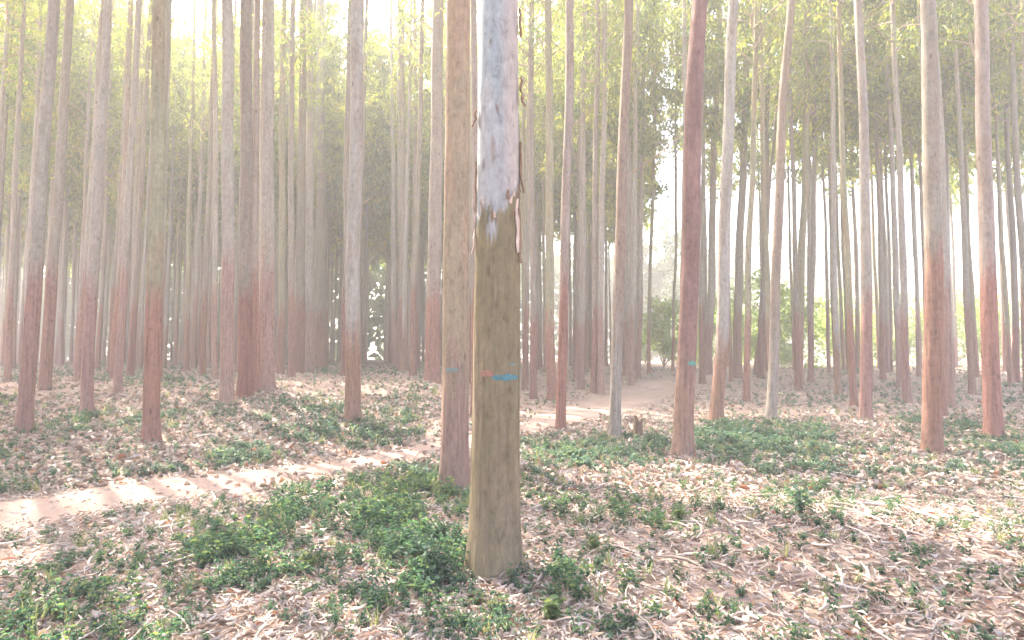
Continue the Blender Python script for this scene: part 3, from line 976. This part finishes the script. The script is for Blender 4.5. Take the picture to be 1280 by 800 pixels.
leafy("broadleaf_tree", at_depth(765, 88), 5.5, 14.0, 6000, 15, M_BLUE, .5, .3, 2.5, 12, "hazy broad tree behind the leaning orange topped trunk", "tree", GTR)

# far wood as one mass
acc = Acc()
r = np.random.default_rng(77)
n = 40000
xx = r.uniform(-125, 125, n); yy = np.where(xx < 24, 78, 120) + 5 * np.sin(xx * .06) + r.uniform(0, 9, n)
hh = 14 + 2.5 * np.sin(xx * .21) + 1.8 * np.sin(xx * .53 + 2)
P = np.stack([xx, yy, .9 + hh * r.uniform(0, 1, n) ** .8], 1)
sc = np.stack([r.uniform(.8, 1.6, n), r.uniform(.5, 1.0, n), np.ones(n)], 1)
R0 = rotmats(r.uniform(0, 6.28, n), r.normal(.3, .6, n), r.uniform(-PI, PI, n))
Vv = np.einsum('nij,nkj->nki', R0, LT1[0][None] * sc[:, None, :]) + P[:, None, :]
acc.add(Vv.reshape(-1, 3), np.arange(n * 4).reshape(-1, 4), np.repeat(r.uniform(0, 1, n), 4))
tag(link("distant_wood", acc.mesh("distant_wood", M_BLUE, False)), "pale hazy wood far beyond the plantation", "wood", kind='stuff')

# ------------------------------------------------------------------ undergrowth
GREEN = [(318, 695, 85, 42, 1.0), (395, 655, 70, 38, .9), (470, 640, 70, 40, .85), (520, 612, 55, 26, 1.0), (540, 705, 42, 48, 1.0), (470, 695, 70, 36, .55),
         (400, 735, 70, 20, .35), (590, 640, 30, 20, .5), (480, 760, 70, 26, .45), (560, 780, 80, 26, .5), (690, 735, 55, 42, .65), (640, 775, 60, 26, .45),
         (700, 790, 90, 16, .5), (735, 568, 95, 20, .85), (800, 560, 60, 16, .7), (930, 552, 75, 24, 1.0), (1000, 560, 50, 30, .9), (1012, 625, 60, 30, .35), (975, 590, 40, 22, .5),
         (850, 655, 55, 26, .45), (790, 640, 60, 28, .28), (430, 542, 85, 22, .8), (300, 574, 42, 15, .8), (275, 515, 30, 10, .6), (390, 508, 55, 14, .55), (360, 525, 40, 14, .5), (500, 492, 50, 12, .45),
         (480, 520, 50, 16, .6), (500, 545, 40, 8, .4), (340, 500, 30, 8, .4), (420, 465, 40, 6, .5), (500, 465, 40, 5, .4), (545, 590, 30, 12, .3), (720, 500, 40, 8, .2), (1000, 500, 50, 12, .35),
         (860, 770, 50, 20, .2), (760, 720, 50, 22, .28), (930, 690, 60, 25, .15), (720, 640, 50, 30, .3), (665, 600, 35, 20, .4)]
def green_density(x, y):
    z = ground_z(x, y)
    px, py = project(x, y, z)
    d = np.zeros_like(px)
    for cx, cy, rx, ry, s in GREEN:
        q = ((px - cx) / rx) ** 2 + ((py - cy) / ry) ** 2
        d = np.maximum(d, s * np.exp(-q ** 2 * .7))
    outside = smooth(250, 200, px) * 0 + (px < 262) + (px > 1018)
    nz = np.clip(wav(x, y, 1.1, 3, 4) * .9 + .25, 0, 1)
    d = np.where(outside > 0, np.maximum(d, nz * np.where((px > 1000) & (py > 610), .25, .8)), d)
    d = d * np.clip(1 + .6 * wav(x, y, 3.5, 3, 6), .15, 1.6)
    d = np.where(path_dist(x, y) < .03, 0, d)
    d = np.maximum(d, .07 * (path_dist(x, y) > .1))
    return np.clip(d, 0, 1.2) * np.clip(.72 + .5 * wav(x, y, 7.0, 2, 13), .1, 1)

def sample_ground(n, y0, y1, seed, power=1.0):
    r = np.random.default_rng(seed)
    y = y0 + (y1 - y0) * r.uniform(0, 1, n) ** power
    x = r.uniform(-1, 1, n) * (y * .92 + .5)
    return x, y, r

def weed_proto(seed, h, nst, nl, L, W, seg=0):
    r = np.random.default_rng(seed)
    acc = Acc()
    tv, tf = leaf_tpl(1, 1, .25, .25, seg)
    for s in range(nst):
        az = r.uniform(0, 6.28); tilt = r.uniform(.1, .75)
        hs = h * r.uniform(.6, 1.1)
        k = 3
        pts = [np.array([math.cos(az) * math.sin(tilt * t) * hs * t, math.sin(az) * math.sin(tilt * t) * hs * t, hs * t * math.cos(tilt * .6)]) for t in np.linspace(0, 1, k)]
        acc.tube(pts, np.linspace(.003, .0012, k) * (h / .2), 3, .3)
        m = nl
        t = np.sort(r.uniform(.2, 1, m)); t[-2:] = 1
        P = np.array([np.array([np.interp(tt, np.linspace(0, 1, k), np.array(pts)[:, c]) for c in range(3)]) for tt in t])
        yaw = r.uniform(0, 6.28, m); pitch = r.uniform(-.5, .35, m); roll = r.normal(0, .35, m)
        sc = np.stack([L * r.uniform(.6, 1.2, m), W * r.uniform(.7, 1.2, m), np.full(m, L)], 1)
        R0 = rotmats(yaw, pitch, roll)
        V = np.einsum('nij,nkj->nki', R0, tv[None] * sc[:, None, :]) + P[:, None, :]
        Fc = (tf[None] + (np.arange(m) * len(tv))[:, None, None]).reshape(-1, 4)
        acc.add(V.reshape(-1, 3), Fc, np.repeat(np.clip(r.uniform(0, .75, m) + .25 * t ** 2, 0, 1), len(tv)))
    return np.concatenate(acc.V), np.concatenate(acc.F), np.concatenate(acc.A)

def tile(protos, X, Y, Zz, S, r, bias):
    Vs, Fs, As = [], [], []
    n0 = 0
    idx = r.integers(0, len(protos), len(X))
    yaw = r.uniform(0, 6.28, len(X))
    for k, (pv, pf, pa) in enumerate(protos):
        sel = np.where(idx == k)[0]
        if not len(sel): continue
        R0 = rotmats(yaw[sel], r.normal(0, .12, len(sel)), r.normal(0, .12, len(sel))) * S[sel][:, None, None]
        V = np.einsum('nij,kj->nki', R0, pv) + np.stack([X[sel], Y[sel], Zz[sel]], 1)[:, None, :]
        Fc = (pf[None] + (np.arange(len(sel)) * len(pv))[:, None, None] + n0).reshape(-1, 4)
        Vs.append(V.reshape(-1, 3)); Fs.append(Fc)
        As.append(np.clip(pa[None] + bias[sel][:, None], 0, 1).ravel())
        n0 += len(sel) * len(pv)
    return np.concatenate(Vs), np.concatenate(Fs), np.concatenate(As)

def build_weeds():
    near = [weed_proto(s, .15, 5, 8, .044, .026) for s in range(4)] + [weed_proto(14, .26, 3, 9, .06, .02), weed_proto(15, .09, 4, 6, .03, .024), weed_proto(16, .22, 3, 8, .034, .03)]
    mid = [weed_proto(s + 20, .17, 3, 7, .066, .042, 1) for s in range(4)]
    farp = [weed_proto(s + 40, .2, 2, 6, .12, .07, 1) for s in range(3)]
    out = []
    for protos, n, y0, y1, sd, hz in ((near, 22500, 1.6, 7.0, 1, .9), (mid, 23000, 7, 13.5, 2, 1.0), (farp, 22000, 13.5, 40, 3, 1.1)):
        x, y, r = sample_ground(n, y0, y1, sd)
        dens = green_density(x, y) * (1 if y1 < 30 else .8)
        keep = r.uniform(0, 1, n) < dens * .9 + .05 * (dens > .02)
        x, y, dens = x[keep], y[keep], dens[keep]
        S = r.uniform(.5, 1.15, len(x)) * (.52 + .42 * np.clip(dens, 0, 1)) * hz
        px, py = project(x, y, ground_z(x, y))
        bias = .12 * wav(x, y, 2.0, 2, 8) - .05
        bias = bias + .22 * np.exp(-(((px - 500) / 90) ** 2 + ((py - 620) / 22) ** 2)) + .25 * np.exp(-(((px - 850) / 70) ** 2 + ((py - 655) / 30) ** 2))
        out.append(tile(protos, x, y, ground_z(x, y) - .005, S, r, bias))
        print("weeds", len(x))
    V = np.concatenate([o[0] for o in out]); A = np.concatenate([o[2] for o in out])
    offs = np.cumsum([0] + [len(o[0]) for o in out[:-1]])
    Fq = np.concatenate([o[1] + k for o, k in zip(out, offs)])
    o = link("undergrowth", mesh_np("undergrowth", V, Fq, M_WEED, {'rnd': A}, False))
    tag(o, "low leafy green weeds spreading in patches over the forest floor", "undergrowth", kind='stuff')
build_weeds()

def build_grass():
    def tuft(seed, n=14, h=.09):
        r = np.random.default_rng(seed)
        Vs, Fs, As = [], [], []
        for i in range(n):
            az = r.uniform(0, 6.28); t = r.uniform(.15, .9); hh = h * r.uniform(.5, 1.2); w = .0035
            c, s = math.cos(az), math.sin(az)
            b = np.array([r.normal(0, .012), r.normal(0, .012), 0])
            V = []
            for q in (0, .5, 1):
                cx = math.sin(t * q) * hh * q; z = hh * q * math.cos(t * q * .7)
                ww = w * (1 - .8 * q)
                V += [b + np.array([c * cx - s * ww, s * cx + c * ww, z]), b + np.array([c * cx + s * ww, s * cx - c * ww, z])]
            Vs.append(V); Fs += [[i * 6, i * 6 + 1, i * 6 + 3, i * 6 + 2], [i * 6 + 2, i * 6 + 3, i * 6 + 5, i * 6 + 4]]
            As += [r.uniform(0, 1)] * 6
        return np.array(Vs).reshape(-1, 3), np.array(Fs), np.array(As)
    protos = [tuft(s) for s in range(4)]
    n = 6000
    x, y, r = sample_ground(n, 2.0, 16, 9)
    d = np.clip(green_density(x, y) * .5 + .10 * np.clip(wav(x, y, 1.7, 3, 9), 0, 1), 0, 1)
    d = np.where(path_dist(x, y) < .05, 0, d)
    k = r.uniform(0, 1, n) < d
    x, y = x[k], y[k]
    V, Fq, A = tile(protos, x, y, ground_z(x, y) - .004, r.uniform(.6, 1.4, len(x)) * (1 + .03 * y), r, r.uniform(-.3, .3, len(x)))
    o = link("grass", mesh_np("grass", V, Fq, M_GRASS, {'rnd': A}, False))
    tag(o, "thin grass blades among the weeds and dry leaves", "grass", kind='stuff')
build_grass()

# ------------------------------------------------------------------ leaf litter
def build_litter():
    tv0 = leaf_tpl(1, 1, .45, .10, 2), leaf_tpl(1, 1, .45, .10, 0)
    def scatter(n, y0, y1, sd, L, W, power, lift, keep_path=.05):
        tv, tf = tv0[0] if y1 < 7 else tv0[1]
        x, y, r = sample_ground(n, y0, y1, sd, power)
        pd = path_dist(x, y)
        k = r.uniform(0, 1, n) < np.clip(.85 + pd / .50, keep_path + .06, 1)
        cl = wav(x, y, 1.3, 3, 12)
        k &= r.uniform(0, 1, n) < np.clip(.75 + .35 * cl, .2, 1)
        x, y = x[k], y[k]; n = len(x)
        z = ground_z(x, y) + r.uniform(.002, lift, n)
        yaw = r.vonmises(0.3, .5, n) + PI * r.integers(0, 2, n); pitch = r.normal(0, .28, n); roll = r.normal(0, .6, n)
        sc = np.stack([L * r.uniform(.5, 1.35, n), W * r.uniform(.6, 1.4, n), L * r.uniform(-1.4, 1.4, n)], 1)
        T = tv[None] * sc[:, None, :]
        T[:, :, 0] -= sc[:, None, 0] * .5
        # sickle bend
        T[:, :, 1] += (T[:, :, 0] ** 2) * (r.uniform(-2.5, 2.5, n) / L * .35)[:, None]
        V = np.einsum('nij,nkj->nki', rotmats(yaw, pitch, roll), T) + np.stack([x, y, z], 1)[:, None, :]
        A = np.clip(r.beta(2.2, 2.0, n) + .1 * wav(x, y, 1.0, 2, 14), 0, .94)
        A = np.where(r.uniform(0, 1, n) < .03, 1.0, A)
        Fc = (tf[None] + (np.arange(n) * len(tv))[:, None, None]).reshape(-1, 4)
        return V.reshape(-1, 3), Fc, np.repeat(A, len(tv))
    def piled(sd):
        """leaves drifted up against the nearest trunks"""
        r = np.random.default_rng(sd); Vs = []; Fs = []; As = []; o = 0
        tv, tf = tv0[0]
        for (bx, by, br) in BASES:
            n = int(420 * br / .15)
            a = r.uniform(0, 2 * PI, n); d = br * 1.12 + np.abs(r.normal(0, .07, n))
            x = bx + d * np.cos(a); y = by + d * np.sin(a)
            z = ground_z(x, y) + .006 + np.maximum(0, .055 - .4 * (d - br * 1.12)) * r.uniform(0, 1, n)
            sc = np.stack([.085 * r.uniform(.5, 1.3, n), .015 * r.uniform(.6, 1.4, n), .08 * r.uniform(-1.3, 1.3, n)], 1)
            V = np.einsum('nij,nkj->nki', rotmats(a + PI / 2 + r.normal(0, .6, n), r.normal(0, .35, n), r.normal(0, .8, n)), tv[None] * sc[:, None, :]) + np.stack([x, y, z], 1)[:, None, :]
            Vs.append(V.reshape(-1, 3)); Fs.append((tf[None] + (np.arange(n) * len(tv))[:, None, None]).reshape(-1, 4) + o); As.append(np.repeat(np.clip(r.beta(1.6, 2.4, n), 0, .94), len(tv)))
            o += n * len(tv)
        return np.concatenate(Vs), np.concatenate(Fs), np.concatenate(As)
    out = [piled(36), scatter(56000, 1.7, 6.5, 31, .082, .0135, 1.0, .035), scatter(46000, 6.5, 14, 32, .10, .018, 1.0, .03), scatter(24000, 14, 34, 33, .115, .024, 1.0, .02)]
    offs = np.cumsum([0] + [len(o[0]) for o in out[:-1]])
    V = np.concatenate([o[0] for o in out]); A = np.concatenate([o[2] for o in out])
    Fq = np.concatenate([o[1] + k for o, k in zip(out, offs)])
    o = link("leaf_litter", mesh_np("leaf_litter", V, Fq, M_LITTER, {'rnd': A}, True))
    tag(o, "dry curled eucalyptus leaves covering the ground", "leaf litter", kind='stuff')
    # shed bark curls and twigs, more on the right
    r = np.random.default_rng(50)
    acc = Acc()
    for i in range(900):
        y = 2.2 + 9 * r.uniform() ** 1.2
        x = r.uniform(-.9, .9) * y
        if x < 0.2 * y - .3 and r.uniform() < .72: continue
        if path_dist(np.array([x]), np.array([y]))[0] < .05: continue
        L = r.uniform(.08, .42); w = r.uniform(.006, .022) * (1 + y * .04); yaw = r.uniform(0, PI)
        k = 5; b = r.uniform(-1.5, 1.5)
        s = np.linspace(-.5, .5, k)
        cx = s * L; cy = b * L * (s * s - .1)
        X = x + cx * math.cos(yaw) - cy * math.sin(yaw); Y = y + cx * math.sin(yaw) + cy * math.cos(yaw)
        Zb = ground_z(X, Y) + .018 + r.uniform(0, .025) + r.uniform(-.05, .09) * s * L * 3
        pts = np.stack([X, Y, Zb], 1)
        acc.tube(pts, w * .5 * np.array([.5, 1, 1.1, .9, .4]), 4, float(r.uniform(.15, .93)))
    o = link("shed_bark", acc.mesh("shed_bark", M_LITTER))
    tag(o, "shed bark curls and broken twigs scattered in the leaf litter", "bark litter", kind='stuff')
build_litter()

# ------------------------------------------------------------------ single plants, stump, fallen branches
def plant_thing(px, py, h, nst, nl, L, W, mat, label, seed, name="weed_plant"):
    b = hit(px, py)
    root = empty(name, b)
    tag(root, label, "plant")
    r = np.random.default_rng(seed)
    lv = Acc(); st = Acc()
    tv, tf = leaf_tpl(1, 1, .25, .3, 3)
    for s in range(nst):
        az = r.uniform(0, 6.28); tilt = r.uniform(.05, .7); hs = h * r.uniform(.6, 1.1)
        k = 5
        pts = np.array([[math.cos(az) * math.sin(tilt) * hs * t * t + r.normal(0, .004), math.sin(az) * math.sin(tilt) * hs * t * t, hs * t * math.cos(tilt * .6) - .01] for t in np.linspace(0, 1, k)])
        st.tube(pts, np.linspace(.0035, .0012, k), 4, .4)
        for q in range(nl):
            t = r.uniform(.15, 1)
            p = np.array([np.interp(t, np.linspace(0, 1, k), pts[:, c]) for c in range(3)])
            R0 = rotmats(np.array([r.uniform(0, 6.28)]), np.array([r.uniform(-.6, .3)]), np.array([r.normal(0, .3)]))[0]
            sc = np.array([L * r.uniform(.6, 1.2), W * r.uniform(.7, 1.2), L])
            lv.add((tv * sc) @ R0.T + p, tf, float(np.clip(r.uniform(0, .8) + .15 * t, 0, 1)))
    link("leaves", lv.mesh("leaves", mat, False), root)
    link("stem", st.mesh("stem", mat), root)
plant_thing(385, 712, .13, 9, 7, .075, .018, M_SPRIG, "small bright yellow green tuft on dry litter at bottom left", 61)
plant_thing(548, 728, .34, 12, 16, .05, .028, M_WEED, "tallest leafy dark green plant, left of the thick middle trunk's foot", 62)
plant_thing(520, 715, .28, 10, 14, .05, .028, M_WEED, "leafy plant next left of the tallest dark green one", 63)
plant_thing(742, 690, .15, 8, 8, .05, .026, M_SPRIG, "small yellowish plant right of the thick middle trunk's foot", 64)
plant_thing(690, 775, .16, 8, 10, .055, .032, M_SPRIG, "bright green plant at the bottom right of the thick middle trunk", 65)
plant_thing(648, 712, .20, 7, 10, .045, .026, M_WEED, "small plant pressed against the right side of the thick middle trunk's foot", 66)
plant_thing(1000, 645, .30, 9, 13, .055, .03, M_WEED, "dark green plant at the right above the litter mound", 67)
plant_thing(850, 655, .16, 9, 9, .05, .026, M_SPRIG, "yellow green plant in sunlit litter below the maroon trunk", 68)

def stump():
    b = hit(797, 546)
    root = empty("tree_stump", b)
    tag(root, "small dark jagged stump between the leaning orange topped trunk and the maroon one", "stump")
    acc = Acc(); S = 18
    zs = np.array([-.1, 0, .04, .12, .24, .34])
    th = np.arange(S) * 2 * PI / S
    V = []
    for i, z in enumerate(zs):
        rr = .075 * (1 + .7 * math.exp(-max(0, z) / .05)) * (1 + .10 * np.sin(th * 3 + 1) + .06 * np.sin(th * 7))
        zz = np.full(S, z)
        if i == len(zs) - 1: zz = z + .05 * np.sin(th * 2 + 1) + .03 * np.sin(th * 5)
        V.append(np.stack([rr * np.cos(th) + .05 * z, rr * np.sin(th), zz], 1))
    V = np.concatenate(V)
    Fq = [(i * S + j, i * S + (j + 1) % S, (i + 1) * S + (j + 1) % S, (i + 1) * S + j) for i in range(len(zs) - 1) for j in range(S)]
    acc.add(V, Fq)
    link("stump_body", acc.mesh("stump_body", M_STUMP), root)
    top = V[-S:]
    c = top.mean(0); c[2] -= .015
    inner = c + (top - c) * .45
    VV = np.concatenate([top + np.array([0, 0, .0]), inner, c[None].repeat(S, 0)])
    Fq = [(k * S + j, k * S + (j + 1) % S, (k + 1) * S + (j + 1) % S, (k + 1) * S + j) for k in range(2) for j in range(S)]
    link("cut_top", mesh_np("cut_top", VV, np.array(Fq), M_CUT), root)
    for az in (.5, 2.6, 4.4):
        a = Acc()
        a.tube([(0, 0, .03), (math.cos(az) * .12, math.sin(az) * .12, .02), (math.cos(az) * .22, math.sin(az) * .22, -.02)], [.03, .02, .008], 6)
        link("root", a.mesh("root", M_STUMP), root)
stump()

def fallen(px0, py0, px1, py1, rad, label, seed):
    r = np.random.default_rng(seed)
    a, b = hit(px0, py0), hit(px1, py1)
    k = 9
    root = empty("fallen_branch", a)
    tag(root, label, "branch")
    pts = []
    for s in np.linspace(0, 1, k):
        x = a.x * (1 - s) + b.x * s + r.normal(0, .012); y = a.y * (1 - s) + b.y * s + r.normal(0, .02)
        pts.append((x - a.x, y - a.y, float(ground_z(x, y)) + rad * .8 + .012 - a.z))
    acc = Acc(); acc.tube(pts, np.linspace(rad, rad * .4, k), 7)
    link("stem", acc.mesh("stem", M_TWIG), root)
    p = np.array(pts[5]); q = p + np.array([.14, .12, .05]); acc = Acc()
    acc.tube([p, (p + q) / 2 + np.array([0, .02, 0]), q], [rad * .5, rad * .35, rad * .15], 5)
    link("twig", acc.mesh("twig", M_TWIG), root)
fallen(905, 652, 985, 690, .011, "bent pale stick lying on the litter mound at right", 1)
fallen(690, 712, 745, 700, .012, "short thick brown stick right of the thick middle trunk's foot", 2)
fallen(472, 654, 545, 664, .010, "thin pale stick in the green patch left of the second nearest trunk", 3)
fallen(838, 707, 900, 722, .009, "thin stick lying in the dry leaves at lower right", 4)
fallen(985, 508, 1040, 500, .025, "long dark branch on the ground below the farthest right trunks", 5)
fallen(585, 712, 560, 742, .010, "short stick left of the thick middle trunk's foot", 6)

# ------------------------------------------------------------------ haze
def haze():
    x0, x1, y0, y1, z0, z1 = -142, 142, -32, 242, -1.3, 25.5
    V = np.array([(x, y, z) for z in (z0, z1) for (x, y) in ((x0, y0), (x1, y0), (x1, y1), (x0, y1))])
    Fq = np.array([(0, 3, 2, 1), (4, 5, 6, 7), (0, 1, 5, 4), (1, 2, 6, 5), (2, 3, 7, 6), (3, 0, 4, 7)])
    m, nt, out = new_mat("haze_air")
    pv = N(nt, "ShaderNodeVolumePrincipled")
    pv.inputs["Color"].default_value = (.97, .95, .92, 1)
    pv.inputs["Density"].default_value = HAZE_DENSITY
    pv.inputs["Anisotropy"].default_value = .1
    nt.links.new(pv.outputs[0], out.inputs["Volume"])
    o = link("haze", mesh_np("haze", V, Fq, m, None, False))
    tag(o, "thin bright morning haze between the trees", kind='stuff')
if HAZE_DENSITY > 0: haze()
